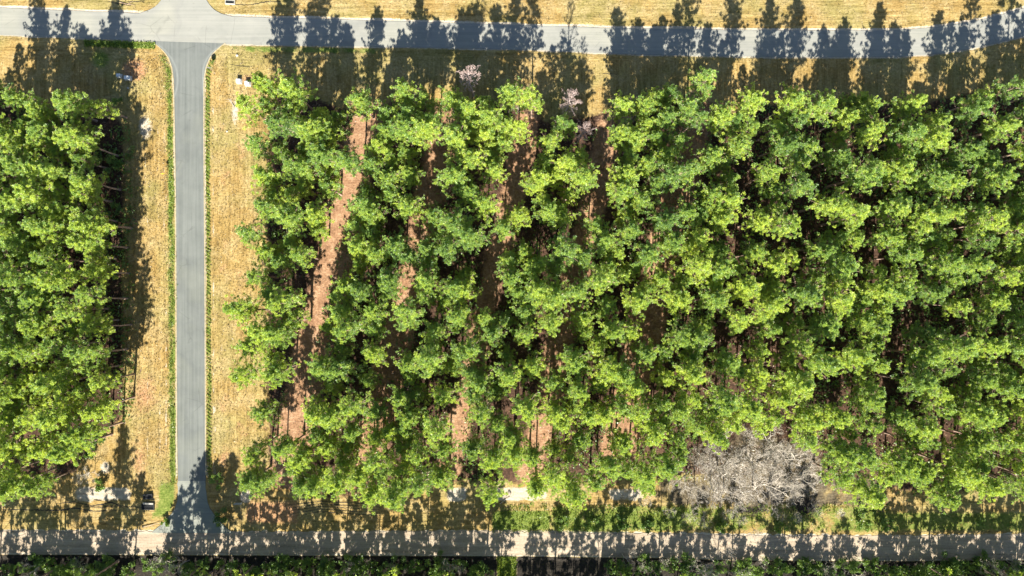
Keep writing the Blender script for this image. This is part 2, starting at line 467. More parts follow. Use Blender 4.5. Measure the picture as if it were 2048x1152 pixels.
blm = t.thresh(t.math('SUBTRACT', t.noise(.22, 5, .62, off=44), .06), t.noise(1.7, 5, .8, off=52), 4)
c = t.mix(t.math('MULTIPLY', blm, .6), dry, t.ramp(fine, [(0.36, (0.19, 0.14, 0.06)), (0.62, (0.44, 0.35, 0.185))]))
ed = t.noise(1.1, 5, .8, off=21); ed2 = t.noise(2.2, 5, .8, off=33)
c = t.mix(t.thresh(mClay, ed, 3), c, clayc)
c = t.mix(t.thresh(mSand, ed2, 5), c, sandc)
c = t.mix(t.thresh(mG, ed2, 4), c, grc)
c = t.mix(t.thresh(mStraw, ed, 4), c, straw_shaded)
c = t.mix(t.thresh(mLane, ed, 3), c, straw_sunlit)
c = t.mix(t.thresh(mLit, ed, 3), c, litc)
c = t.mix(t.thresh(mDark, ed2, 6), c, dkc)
hgt = t.math('ADD', t.math('MULTIPLY', fine, .6), t.math('MULTIPLY', stripe, .5))
hgt = t.math('ADD', hgt, t.math('MULTIPLY', scrH, .4))
t.principled(c, .95, .08, hgt, .9, .25)
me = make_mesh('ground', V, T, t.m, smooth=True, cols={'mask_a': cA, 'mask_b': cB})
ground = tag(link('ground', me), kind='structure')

# ------------------------------------------------------------------ roads
def strip_mesh(name, left, right, z, mat, seg=None, thick=.1):
    n = len(left)
    V = []; T = []
    for i in range(n):
        V.append((left[i][0], left[i][1], z)); V.append((right[i][0], right[i][1], z))
    for i in range(n):
        V.append((left[i][0], left[i][1], z - thick)); V.append((right[i][0], right[i][1], z - thick))
    for i in range(n - 1):
        a = 2 * i
        T.append((a, a + 1, a + 3, a + 2))
        o = 2 * n
        T.append((a, a + 2, o + a + 2, o + a)); T.append((a + 1, o + a + 1, o + a + 3, a + 3))
    me = make_mesh(name, V, T, mat)
    import bmesh
    bm = bmesh.new(); bm.from_mesh(me); bmesh.ops.recalc_face_normals(bm, faces=bm.faces[:]); bm.to_mesh(me); bm.free()
    return tag(link(name, me), kind='structure')

def smooth1(xs, X, Y):
    y = np.interp(xs, X, Y)
    k = np.hanning(15); k /= k.sum()
    yp = np.pad(y, 7, mode='edge')
    # keep slopes at the ends
    return np.convolve(yp, k, 'valid')

def road_mat(name, lo, hi, direction, crack=0.0, swirl=None):
    t = NT(name)
    st = (1, .02, 1) if direction == 'y' else (.02, 1, 1)
    a = t.noise(2.2, 4, .6, stretch=st); b = t.noise(.25, 4, .6); fgr = t.noise(6, 4, .8)
    f = t.math('ADD', t.math('MULTIPLY', a, .5), t.math('MULTIPLY', b, .35))
    f = t.math('ADD', f, t.math('MULTIPLY', fgr, .15))
    col = t.ramp(f, [(0.38, lo), (0.62, hi)])
    patch = t.ramp(t.noise(.09, 3, .5, off=40), [(0.47, (1, 1, 1)), (0.5, (.93, .93, .94)), (0.60, (1.05, 1.04, 1.0))])
    col = t.mix(1.0, col, patch, 'MULTIPLY')
    stain = t.ramp(t.noise(.9, 5, .75, off=60), [(0.60, (1, 1, 1)), (0.72, (.78, .77, .75))])
    col = t.mix(.7, col, stain, 'MULTIPLY')
    vo = t.n("ShaderNodeTexVoronoi", feature='DISTANCE_TO_EDGE'); vo.inputs['Scale'].default_value = .16
    wv = t.n("ShaderNodeMapping"); t.l(t.pos(), wv.inputs['Vector'])
    t.l(t.mix(.5, t.pos(), t.n("ShaderNodeTexNoise").outputs['Color'], 'ADD'), wv.inputs['Vector'])
    t.l(wv.outputs[0], vo.inputs['Vector'])
    ck = t.math('MULTIPLY', t.math('SUBTRACT', 1.0, t.math('MULTIPLY', vo.outputs['Distance'], 60), clamp=True), t.ramp(t.noise(.3, 2, .5, off=70), [(0.5, (0, 0, 0)), (0.6, (1, 1, 1))]))
    col = t.mix(t.math('MULTIPLY', ck, .35), col, tuple(x * .5 for x in lo))
    if swirl:
        sep = t.n("ShaderNodeSeparateXYZ"); t.l(t.pos(), sep.inputs[0])
        for cx, cy, r, w in swirl:
            dx = t.math('SUBTRACT', sep.outputs[0], cx); dy = t.math('SUBTRACT', sep.outputs[1], cy)
            d = t.math('SQRT', t.math('ADD', t.math('MULTIPLY', dx, dx), t.math('MULTIPLY', dy, dy)))
            d = t.math('ABSOLUTE', t.math('SUBTRACT', d, r))
            mk = t.math('SUBTRACT', 1.0, t.math('DIVIDE', d, w), clamp=True)
            mk = t.math('MULTIPLY', mk, t.math('MULTIPLY', t.noise(.5, 3, .7, off=r), .9))
            col = t.mix(mk, col, tuple(min(1, x * 1.45) for x in hi))
    return t.principled(col, .88, .25, fgr, .15, .02)

cross_mat = road_mat('pale_worn_paving', (0.1821, 0.1852, 0.1664), (0.2354, 0.2323, 0.2072), 'x')
c0 = W(452, 0); 
asph_mat = road_mat('grey_asphalt', (0.0929, 0.1015, 0.0963), (0.1359, 0.1445, 0.1359), 'y',
                    swirl=[(W(470, 150)[0], W(470, 150)[1], 5.4, .35), (W(470, 150)[0], W(470, 150)[1], 6.6, .25),
                           (W(275, 160)[0], W(275, 160)[1], 8.2, .3), (W(500, 170)[0], W(500, 170)[1], 9.6, .4)])
apron_mat = road_mat('pale_dusty_asphalt', (0.1570, 0.1664, 0.1475), (0.2072, 0.2135, 0.1821), 'x')
t = NT('pale_sandy_dirt')
a = t.noise(1.2, 5, .7, stretch=(.06, 1, 1)); b = t.noise(2.6, 6, .8)
f = t.math('ADD', t.math('MULTIPLY', a, .55), t.math('MULTIPLY', b, .45))
dirt_mat = t.principled(t.ramp(f, [(0.34, (0.1634, 0.1247, 0.0860)), (0.48, (0.2838, 0.2279, 0.1677)), (0.62, (0.3870, 0.3225, 0.2494))]), .95, .1, b, .5, .1)

xs = np.concatenate([np.linspace(-2500, -200, 20), np.arange(-180, 2200, 12.0), np.linspace(2220, 2600, 12)])
top = smooth1(xs, CR_X, CR_T); bot = smooth1(xs, CR_X, CR_B)
rj = np.random.RandomState(5)
top += rj.normal(0, .35, len(xs)); bot += rj.normal(0, .35, len(xs))
strip_mesh('cross_road', [W(x, y) for x, y in zip(xs, top)], [W(x, y) for x, y in zip(xs, bot)], 0.0, cross_mat)
# stub leading away from the junction, with flared corners
ys = np.array([-700, -200, -60, -20, 0, 8, 14, 19, 23, 27, 31, 36, 42])
nl = np.array([330, 330, 329, 327, 322, 316, 309, 300, 289, 278, 262, 250, 240])
nr = np.array([398, 399, 402, 407, 413, 418, 423, 428, 434, 442, 455, 480, 500])
strip_mesh('junction_road', [W(x, y) for x, y in zip(nl, ys)], [W(x, y) for x, y in zip(nr, ys)], 0.004, cross_mat)
ys = np.concatenate([np.arange(82, 170, 6.0), np.arange(170, 962, 20.0), [962]])
lf = smooth1(ys, SD_Y, SD_L); rt = smooth1(ys, SD_Y, SD_R)
lf = np.interp(ys, SD_Y, SD_L); rt = np.interp(ys, SD_Y, SD_R)
lf = lf + rj.normal(0, .25, len(ys)); rt = rt + rj.normal(0, .25, len(ys))
ytop = np.interp(0.5 * (lf + rt), CR_X, CR_B)
strip_mesh('side_road', [W(x, max(y, np.interp(x, CR_X, CR_B) - 1)) for x, y in zip(lf, ys)],
           [W(x, max(y, np.interp(x, CR_X, CR_B) - 1)) for x, y in zip(rt, ys)], 0.008, asph_mat)
ys = np.concatenate([np.arange(961, 1072, 7.0)])
lf = np.interp(ys, SD_Y, SD_L) + rj.normal(0, .6, len(ys)); rt = np.interp(ys, SD_Y, SD_R) + rj.normal(0, .6, len(ys))
strip_mesh('road_apron', [W(x, y) for x, y in zip(lf, ys)], [W(x, y) for x, y in zip(rt, ys)], 0.004, apron_mat)
xs = np.concatenate([np.linspace(-2500, -60, 30), np.arange(-50, 2120, 7.0), np.linspace(2130, 4000, 25)])
top = np.interp(xs, DR_X, DR_T) + seg_noise(xs, xs * 0, .25, 4) * 3.4 + rj.normal(0, .8, len(xs)); bot = np.interp(xs, DR_X, DR_B) + seg_noise(xs, xs * 0, .22, 9) * 3.0 + rj.normal(0, .8, len(xs))
strip_mesh('dirt_road', [W(x, y) for x, y in zip(xs, top)], [W(x, y) for x, y in zip(xs, bot)], -.012, dirt_mat)

soil_mat = plain('wet_dark_soil', (0.022, 0.018, 0.014), .8, .3, .5, 3)
def ribbon(name, pts, w, z=-.015):
    P = np.array(pts, float); L = np.r_[0, np.cumsum(np.hypot(*np.diff(P, axis=0).T))]
    n = max(6, int(L[-1] / 2.2)); q = np.linspace(0, L[-1], n)
    X = np.interp(q, L, P[:, 0]); Y = np.interp(q, L, P[:, 1])
    ker = np.ones(5) / 5
    Y = np.convolve(np.pad(Y, 2, mode='edge'), ker, 'valid') + rj.normal(0, .35, n)
    env = np.sin(np.linspace(.12, math.pi - .12, n)) ** .5
    ww = w * .42 * env * (.6 + .5 * seg_noise(q, q * 0 + P[0, 0], .35, int(P[0, 0])) + rj.uniform(0, .35, n))
    ww = np.clip(ww, .25, None)
    return strip_mesh(name, [W(x, y) for x, y in zip(X, Y - ww)], [W(x, y) for x, y in zip(X, Y + ww)], z, soil_mat, thick=.04)
for p_, w_ in RUTS: ribbon('wheel_rut', p_, w_)
# kerbs: thin pale concrete edging each side of the side road
def kerb(side):
    ys = np.concatenate([np.arange(86, 170, 5.0), np.arange(170, 962, 20.0)])
    e = np.interp(ys, SD_Y, SD_L if side < 0 else SD_R)
    a = [W(x + side * .2, y) for x, y in zip(e, ys)]
    b = [W(x + side * 2.4, y) for x, y in zip(e, ys)]
    if side < 0: a, b = b, a
    return strip_mesh('kerb', a, b, .04, M['kerb'], thick=.16)
kerb(-1); kerb(1)

# ------------------------------------------------------------------ pines
def pine_geo(seed, h, lean=.4, rmax=3.4, nl=36, clumps=3, tufts=8, needles=15, nlen=.42, nwid=.045, bare=False, cbase=.36):
    rng = np.random.RandomState(seed)
    tr = Tubes()
    k = 11
    zz = np.linspace(0, 1, k)
    bend = rng.normal(0, lean, 2)
    wob = rng.normal(0, .12, (k, 2)); wob[0] = 0
    pts = np.stack([bend[0] * zz ** 1.7 + wob[:, 0] * zz, bend[1] * zz ** 1.7 + wob[:, 1] * zz, zz * h * .985 - .15 * (zz == 0)], 1)
    rad = .19 * (1 - zz) ** .8 + .022
    rad[0] *= 1.35
    tr.chain(pts, rad, 8)
    C = []; D = []; TN = []; NL = 0
    az = rng.uniform(0, 6.28)
    for i in range(nl):
        f = (i + rng.uniform(0, 1)) / nl
        z = h * (cbase + (1 - cbase) * .97 * f ** .92)
        az += 2.4 + rng.normal(0, .35)
        prof = min(1, .5 + f * 3.0) * (1 - .80 * max(0, (f - .22) / .78) ** 1.25)
        L = rmax * prof * rng.uniform(.62, 1.16)
        el = math.radians(4 + 50 * f + rng.normal(0, 8))
        p0 = np.array([np.interp(z / h, pts[:, 2] / h, pts[:, 0]), np.interp(z / h, pts[:, 2] / h, pts[:, 1]), z])
        d = np.array([math.cos(az) * math.cos(el), math.sin(az) * math.cos(el), math.sin(el)])
        up = np.array([0, 0, 1.0])
        m1 = p0 + d * L * .5; m2 = p0 + d * L * .85 + up * L * .10; m3 = p0 + d * L + up * L * .2
        tr.chain([p0, m1, m2, m3], [.055 * (1.1 - f * .7), .038, .024, .012], 3)
        side = np.cross(d, up); side /= np.linalg.norm(side) + 1e-9
        nc = max(1, int(round(clumps * (.45 + .75 * L / rmax))))
        for c_ in range(nc):
            s = max(.22, 1.0 - c_ * .19 * rng.uniform(.7, 1.2)) if nc > 1 else 1.0
            lat = (rng.uniform(-1, 1) * 1.0 * (L / rmax) if c_ else rng.normal(0, .15))
            q = p0 + (m3 - p0) * s + side * lat + up * rng.uniform(-.1, .25)
            b0 = p0 + (m3 - p0) * max(.25, s - .28)
            tr.chain([b0, (b0 + q) / 2 + up * .06, q], [.02, .014, .008], 3)
            r = .35 * rng.uniform(.65, 1.45) * (.5 + .5 * min(1, L / rmax))
            off = rng.normal(0, 1, (tufts, 3)); off /= np.linalg.norm(off, axis=1)[:, None]
            off *= rng.uniform(.25, 1, (tufts, 1)) * r; off[:, 2] *= .42
            tc = q + off
            td = off / r * .7 + up * .8 + d * .35
            td /= np.linalg.norm(td, axis=1)[:, None]
            base = rng.uniform(0, 1)
            if bare:
                for j in range(tufts):
                    tr.chain([q - d * .1, (q + tc[j]) / 2 + rng.normal(0, .05, 3), tc[j], tc[j] + td[j] * .3], [.014, .013, .011, .006], 3)
            C.append(tc); D.append(td)
            TN.append(np.clip(base * .62 + rng.uniform(0, .42, tufts) + .10 * (off[:, 2] / r), 0, 1))
    C = np.concatenate(C); D = np.concatenate(D); TN = np.concatenate(TN)
    NV, NT_ = starburst(C, D, rng, needles, nlen, nwid)
    tone = np.repeat(TN, needles * 4)
    tv, tt = tr.data()
    return tv, tt, NV, NT_, tone

PINES = []
NVAR = 12
rv = random.Random(11)
for i in range(NVAR):
    h = 15.4 + 3.4 * ((i * 5) % NVAR) / (NVAR - 1)
    if i in (4, 9):     # sparser crowns
        tv, tt, nv, nt, tone = pine_geo(100 + i, h, .5, 3.5, 36, 5.2, 6, 18, nlen=.34, nwid=.028, cbase=.48)
    else:
        tv, tt, nv, nt, tone = pine_geo(100 + i, h, .45, 3.25 + .65 * rv.random(), 42, 7.4, 6, 19, nlen=.33, nwid=.028, cbase=.46)
    PINES.append((make_mesh('trunk', tv, tt, M['bark'], smooth=True), make_mesh('crown', nv, nt, M['needle'], tone=tone), h))
print('pine tris', sum(len(p[1].polygons) + len(p[0].polygons) for p in PINES))

ORD = ['', 'first', 'second', 'third', 'fourth', 'fifth', 'sixth', 'seventh', 'eighth', 'ninth', 'tenth', 'eleventh', 'twelfth', 'thirteenth', 'fourteenth', 'fifteenth',
       'sixteenth', 'seventeenth', 'eighteenth', 'nineteenth', 'twentieth']
def ordn(n):
    if n <= 20: return ORD[n]
    tens = {2: 'twenty', 3: 'thirty', 4: 'forty', 5: 'fifty', 6: 'sixty', 7: 'seventy', 8: 'eighty', 9: 'ninety', 10: 'hundredty'}[n // 10]
    if n % 10 == 0: return tens[:-1] + 'ieth'
    return tens + '-' + ORD[n % 10]

R = random.Random(77)
spots = []      # (px, py, stand, row, scale)
def base_of(cx, cy, k=1.085): return 1024 + (cx - 1024) / k, 576 + (cy - 576) / k
def lane_gap(x, y, k):
    cx, cy = crown_px(x, y, k)
    return min(abs(cx + SLOPE * (cy - 560) - L) for L in LANES)
def crown_px(x, y, k=1.093):
    return 1024 + (x - 1024) * k, 576 + (y - 576) * k
main_rows = []
for u0 in [508, 550, 592]:
    main_rows.append(u0)
for L in LANES[:-1]:
    main_rows += [L + (50 if L == 645 else 40), L + 86, L + 128]
EAST = [1328 + 42 + 126 * (k // 2) + 51 * (k % 2) for k in range(15)]
main_rows += EAST
main_rows = [u for u in main_rows if u < 2200]
def clear_of_grove(x, y):
    cx, cy = crown_px(x, y)
    if ((cx - 1515) / 158) ** 2 + ((cy - 975) / 122) ** 2 < 1: return False
    for (hx, hy, r) in ((940, 158, 34), (1138, 205, 40), (1165, 262, 30), (995, 590, 36), (1245, 590, 30), (1300, 640, 26), (1400, 290, 28), (1290, 790, 30), (1830, 990, 20), (1610, 520, 26), (1640, 450, 22), (1800, 545, 20), (1190, 945, 22)):
        if (cx - hx) ** 2 + (cy - hy) ** 2 < r * r: return False
    return True
for ri, u0 in enumerate(main_rows):
    y = 120 + R.uniform(0, 80)
    while y < 1040:
        jx, jy = R.gauss(0, 7), R.gauss(0, 9)
        yy = y + jy
        xx = u0 - SLOPE * (yy - 560) + jx
        xx, yy = base_of(xx, yy, 1.093)
        y += R.choice([R.uniform(58, 78), R.uniform(70, 100)])
        if xx < 538 or xx > 2066: continue
        if yy < np.interp(xx, NB_X, NB_Y) or yy > np.interp(xx, SB_X, SB_Y): continue
        if not clear_of_grove(xx, yy): continue
        spots.append([xx, yy, 'main', ri, R.uniform(.84, 1.1)])
OPEN = {645: [(225, 300), (380, 520), (560, 870)], 810: [(300, 400), (440, 490), (560, 660), (700, 800)], 982: [(330, 430), (510, 620), (780, 880)],
        1158: [(330, 430), (650, 740), (840, 880)], 1328: [(270, 330), (610, 680)]}
for L in LANES:
    y = 175 + R.uniform(0, 20)
    while y < 1010:
        if not any(a - 18 < y < b + 18 for a, b in OPEN[L]):
            jx = R.gauss(0, 9)
            xx, yy = base_of(L + jx - SLOPE * (y - 560), y, 1.093)
            if np.interp(xx, NB_X, NB_Y) < yy < np.interp(xx, SB_X, SB_Y) and clear_of_grove(xx, yy) and xx > 556:
                spots.append([xx, yy, 'lane', LANES.index(L), R.uniform(.82, .98)])
                y += R.uniform(50, 70); continue
        y += 12
# edge rank along the verge where slanting rows run out
y = 250
while y < 935:
    xx = (545 if y < 340 or y > 420 else 556) + R.gauss(0, 7)
    if lane_gap(xx, y, 1.093) > 26 and all((xx - s[0]) ** 2 + (y - s[1]) ** 2 > 36 ** 2 for s in spots):
        spots.append([xx, y, 'main', -1, R.uniform(.86, 1.0)])
    y += R.uniform(26, 40)
# top edge infill so that the road side is a ragged rank
x = 575
while x < 2060:
    yy = np.interp(x, NB_X, NB_Y) + R.uniform(0, 10)
    if all((x - s[0]) ** 2 + (yy - s[1]) ** 2 > 55 ** 2 for s in spots) and clear_of_grove(x, yy) and lane_gap(x, yy, 1.093) > 22:
        spots.append([x, yy, 'main', -2, R.uniform(.84, 1.03)])
    x += R.uniform(24, 44)
x = 560
while x < 2060:
    yy = np.interp(x, SB_X, SB_Y) - R.uniform(0, 8)
    if all((x - s[0]) ** 2 + (yy - s[1]) ** 2 > 55 ** 2 for s in spots) and clear_of_grove(x, yy):
        spots.append([x, yy, 'main', -3, R.uniform(.84, .98)])
    x += R.uniform(30, 44)
# west stand
lrows = [257, 210, 164, 116, 74]
for ri, x0 in enumerate(lrows):
    y = [448, 292, 226, 222, 205][ri] + R.uniform(0, 10)
    yend = [850, 895, 955, 962, 962][ri]
    while y < yend:
        xx = x0 + R.gauss(0, 8)
        spots.append([xx, y + R.gauss(0, 4), 'west', ri, R.uniform(.84, 1.08)])
        y += R.uniform(40, 56) if ri == 0 else R.uniform(48, 76)
spots += [[221, 236, 'west', 1, 1.04], [236, 312, 'west', 0, 1.0], [240, 380, 'west', 0, .95]]
# crowns wholly beyond the frame go into the forest mass
beyond = [s for s in spots if s[0] > 1988]
spots = [s for s in spots if s[0] <= 1988]
print('XX pines', len(spots), [sum(1 for s in spots if s[3]==k) for k in (-1,-2,-3)])

GROUP_MAIN = 'tall pines of the large planted stand'
GROUP_WEST = 'tall pines of the stand west of the side road'
def put_pine(x, y, scale, var, label, group, rz):
    tm, cm, h = PINES[var]
    r = empty('pine_tree', W(x, y, -.05), rz)
    r.scale = (scale, scale, scale)
    tag(r, label, 'pine tree', group)
    tk = link('trunk', tm, r); cr = link('crown', cm, r)
    return r

# labels: planting row, place along it, and the look of the crown
TALL = ['short', 'middling', 'tall']
def look(var, scale):
    h = PINES[var][2] * scale
    return 'short' if h < 14.4 else 'tall' if h > 16.6 else 'medium'
byrow = {}
for s in spots: byrow.setdefault((s[2], s[3]), []).append(s)
for key, lst in byrow.items():
    st, ri = key
    if ri in (-2, -3): lst.sort(key=lambda s: s[0])
    else: lst.sort(key=lambda s: s[1])
    for k, s in enumerate(lst):
        var = R.randrange(NVAR)
        sp = 'sparse ' if var in (4, 9) else 'full '
        lk = look(var, s[4])
        if st == 'west':
            lab = f"{lk} {sp}pine, {ordn(k+1)} from the top in the {ordn(ri)} row behind the left verge"
            if ri == 0: lab = f"{lk} {sp}pine edging the left verge, {ordn(k+1)} down from the cross road"
        elif st == 'lane':
            lab = f"{lk} {sp}pine closing the {ordn(ri+1)} brown lane from the side road, {ordn(k+1)} from the top"
        elif ri == -1:
            lab = f"{lk} {sp}pine leaning over the right verge, {ordn(k+1)} down from the cross road"
        elif ri == -2:
            lab = f"{lk} {sp}pine on shaded edge facing the cross road, {ordn(k+1)} from the side road"
        elif ri == -3:
            lab = f"{lk} {sp}pine on edge facing the dirt road, {ordn(k+1)} from the side road"
        else:
            lab = f"{lk} {sp}pine, {ordn(k+1)} from the top in {ordn(ri+1)} slanting row from the side road"
        put_pine(s[0], s[1], s[4], var, lab, GROUP_WEST if st == 'west' else GROUP_MAIN, R.uniform(0, 6.28))

# southern pines: bases just past the dirt road, crowns leaning out of the frame
south = [(18, 1132, 1.0), (62, 1140, .95), (128, 1128, 1.02), (150, 1146, .98), (236, 1122, 1.05), (268, 1140, .8), (352, 1150, .62), (398, 1136, .98), (424, 1144, .92), (412, 1152, .85), (452, 1130, .96), (505, 1133, 1.02),
         (548, 1140, 1), (592, 1130, .97), (640, 1142, 1.02), (690, 1134, .98), (742, 1140, 1.0), (800, 1132, 1.0), (850, 1144, 1.03), (900, 1134, .98), (940, 1146, 1.04), (972, 1136, 1.0),
         (1066, 1290, 1.0), (1110, 1150, .62), (1236, 1134, 1.0), (1345, 1140, .72), (1462, 1146, .78), (1600, 1144, .85), (1760, 1136, .8), (1800, 1142, .95), (1856, 1132, .98), (1905, 1146, 1.0), (1960, 1134, .95), (2010, 1142, 1.02)]
k = 0
for (x, y, s) in south:
    if x > 500 and x not in (972, 1236, 1600): beyond.append([x, y, 'south', 0, s]); continue
    k += 1
    put_pine(x, y, s, (k * 7) % NVAR, f"pine beyond the dirt road, {ordn(k)} from the left along its lower side", 'pines south of the dirt road', R.uniform(0, 6.28))

YOUNG = []
for i in range(6):
    tv, tt, nv, nt, tone = pine_geo(800 + i, 10.5 + .6 * i, .35, 2.35 + .14 * i, 30, 4.4, 7, 16, .32, .029, cbase=.36)
    YOUNG.append((make_mesh('trunk', tv, tt, M['bark'], smooth=True), make_mesh('crown', nv, nt, M['needle'], tone=tone * .88)))
ypts = []; tries = 0
allp = [(q[0], q[1]) for q in spots]
while tries < 9000 and len(ypts) < 298:
    tries += 1
    if R.random() < .16: x, y = R.uniform(-5, 262), R.uniform(235, 900)
    else: x, y = R.uniform(565, 2060), R.uniform(215, 950)
    if x < 262 and y > np.interp(x, [0, 150, 262], [940, 930, 850]): continue
    if x > 300 and (y < np.interp(x, NB_X, NB_Y) + 6 or y > np.interp(x, SB_X, SB_Y)): continue
    if x > 300 and lane_gap(x, y, 1.075) < 28: continue
    ex_, ey_ = crown_px(x, y, 1.075); eu_ = ex_ + SLOPE * (ey_ - 560)
    if eu_ > 1345 and abs((eu_ - 1370 - 51 - 37.5 + 63) % 126 - 63) < 20 and R.random() < .8: continue
    if x > 300 and not clear_of_grove(x, y): continue
    if any((x - a) ** 2 + (y - b) ** 2 < 26 ** 2 for a, b in allp): continue
    allp.append((x, y)); ypts.append((x, y))
def near_name(x, y):
    if x < 300:
        return 'left stand', 'upper' if y < 450 else 'middle' if y < 700 else 'lower'
    if x < 900: c_ = 'left part of the big stand'
    elif x < 1400: c_ = 'centre of the big stand'
    else: c_ = 'right part of the big stand'
    return c_, 'upper' if y < 450 else 'middle' if y < 700 else 'lower'
grp = {}
for q in ypts: grp.setdefault(near_name(*q), []).append(q)
for (c_, v_), lst in grp.items():
    lst.sort()
    for k_, (x, y) in enumerate(lst):
        tm, cm = YOUNG[R.randrange(6)]
        sc_ = R.uniform(.85, 1.15)
        r = empty('young_pine', W(x, y, -.05), R.uniform(0, 6.28)); r.scale = (sc_,) * 3
        tag(r, f"low young pine, {ordn(k_+1)} from the left in the {v_} {c_}", 'young pine', 'shorter pines between the tall ones')
        link('trunk', tm, r); link('crown', cm, r)

# beyond the frame: joined low-cost pines
LOW = [pine_geo(500 + i, 16.5, .4, 3.4, 26, 2.2, 5, 7, .6, .10) for i in range(4)]
def forest_mass(name, pts):
    TV = []; TT = []; NVs = []; NTs = []; TO = []; n = m = 0
    for (x, y, s, a) in pts:
        tv, tt, nv, nt, tone = LOW[R.randrange(4)]
        ca, sa = math.cos(a), math.sin(a)
        Mx = np.array([[ca, sa, 0], [-sa, ca, 0], [0, 0, 1]]) * s
        o = np.array(W(x, y, -.05))
        TV.append(tv @ Mx + o); TT.append(tt + n); n += len(tv)
        NVs.append(nv @ Mx + o); NTs.append(nt + m); m += len(nv); TO.append(np.clip(tone + R.uniform(-.2, .2), 0, 1))
    V = np.concatenate(TV + NVs); T = np.concatenate([np.concatenate(TT), np.concatenate(NTs) + n])
    tone = np.concatenate([np.zeros(n), np.concatenate(TO)])
    me = make_mesh(name, V, T, M['bark'], tone=tone)
    me.materials.append(M['needle'])
    nt_ = sum(len(t) for t in TT)
    mi = np.zeros(len(T), np.int32); mi[nt_:] = 1
    me.polygons.foreach_set('material_index', mi)
    return link(name, me)
pts = []
for row, y0 in enumerate((1185, 1235, 1290, 1345, 1400)):
    x = -120 + R.uniform(0, 30)
    while x < 2180:
        p = .92
        if 992 < x < 1042: p = 0
        elif 1042 <= x < 1230: p = .12 if row in (0, 1) else .92
        elif 1230 <= x < 1690: p = .34 if row < 3 else .6
        elif 1690 <= x < 1745: p = .2
        elif 270 < x < 350: p = .12
        elif x < 480: p = .62 if row < 2 else .7
        if R.random() < p: pts.append((x + R.gauss(0, 5), y0 + R.gauss(0, 9), R.uniform(.9, 1.08), R.uniform(0, 6.28)))
        x += R.uniform(30, 46)
pts += [(b_[0], b_[1], b_[4], R.uniform(0, 6.28)) for b_ in beyond]
o = forest_mass('pine_forest', pts)
tag(o, 'dense mass of tall pines beyond the dirt road, outside the planted stands', 'forest', None, 'stuff')
pts = []
for x0 in (-62, -115, -170):
    y = 180
    while y < 960: pts.append((x0 + R.gauss(0, 6), y, R.uniform(.9, 1.08), R.uniform(0, 6.28))); y += R.uniform(60, 80)
for x0 in (2095, 2145, 2195):
    y = 190
    while y < 960: pts.append((x0 + R.gauss(0, 6), y, R.uniform(.9, 1.08), R.uniform(0, 6.28))); y += R.uniform(60, 80)
o = forest_mass('pine_forest', pts)
tag(o, 'dense mass of tall pines carrying on past both ends of the planted stands', 'forest', None, 'stuff')

# dead pines
DEADV = pine_geo(900, 15.5, .3, 2.9, 36, 2.6, 6, 4, .3, .02, bare=True)
M['deadneedle'] = leaf_mat('dead_needles', (0.16, 0.10, 0.085), (0.33, 0.23, 0.20), (0.48, 0.36, 0.33), .15)
def dead_pine(x, y, h, seed, label, scale=1.0):
    tv, tt, nv, nt, tone = pine_geo(seed, h, .3, 2.7, 34, 2.6, 6, 4, .3, .02, bare=True, cbase=.45)
    r = empty('dead_pine', W(x, y, -.05)); r.scale = (scale,) * 3
    tag(r, label, 'dead tree', 'bare dead pines near the upper edge')
    link('trunk', make_mesh('trunk', tv, tt, M['deadbark'], smooth=True), r)
    link('withered_crown', make_mesh('withered_crown', nv, nt, M['deadneedle'], tone=tone), r)
b = base_of(940, 160); dead_pine(b[0], b[1], 17, 901, 'pinkish bare dead pine poking out toward the cross road, west of the other two')
b = base_of(1138, 205); dead_pine(b[0], b[1], 18, 902, 'pale bare dead pine by the shaded notch in the edge, nearer the cross road', .92)
b = base_of(1166, 262); dead_pine(b[0], b[1], 17.5, 903, 'brownish dead pine deeper in the stand behind the other bare ones', .85)

# ------------------------------------------------------------------ bare broadleaf trees
def bare_geo(seed, h, spread=.5, depth=5):
    rng = np.random.RandomState(seed); tr = Tubes()
    def grow(p, d, L, r, lev):
        n = 3
        pts = [p]; q = p.copy(); dd = d.copy()
        for _ in range(n):
            dd = dd + rng.normal(0, .16, 3); dd[2] += .05; dd /= np.linalg.norm(dd)
            q = q + dd * L / n; pts.append(q.copy())
        rs = np.linspace(r, r * .6, n + 1)
        tr.chain(pts, rs, 6 if lev == 0 else 4 if lev == 1 else 3)
        if lev >= depth: return
        kids = 3 if lev < depth - 1 else 4
        if lev == 0: kids = 5
        for i in range(kids):
            t_ = rng.uniform(.45, 1.0) if i else 1.0
            k_ = t_ * n; i0 = min(int(k_), n - 1); sp = pts[i0] + (pts[i0 + 1] - pts[i0]) * (k_ - i0)
            ax = rng.normal(0, 1, 3); ax -= ax.dot(dd) * dd; ax /= np.linalg.norm(ax)
            nd = dd + ax * rng.uniform(.4, 1.0) * (1 + spread); nd[2] = max(nd[2], -.15); nd /= np.linalg.norm(nd)
            grow(sp, nd, L * rng.uniform(.55, .8), max(r * .55, .011), lev + 1)
    grow(np.array([0, 0, -.1]), np.array([0, 0, 1.0]), h * .36, h * .016, 0)
    return tr.data()
BARE = [make_mesh('bare_branches', *bare_geo(700 + i, h, sp), M['greybark']) for i, (h, sp) in enumerate([(8.5, .5), (7.5, .7), (9.5, .45), (6.5, .8), (5, .9)])]
print('bare tris', [len(b.polygons) for b in BARE])
def put_bare(cx, cy, v, s, label, group, hm=6.5, base=False):
    k = CAM_H / (CAM_H - hm)
    x, y = (cx, cy) if base else base_of(cx, cy, k)
    o = link('bare_tree', BARE[v], None, W(x, y, 0))
    o.rotation_euler = (R.gauss(0, .05), R.gauss(0, .05), R.uniform(0, 6.28)); o.scale = (s, s, s * R.uniform(.9, 1.1))
    tag(o, label, 'bare tree', group)
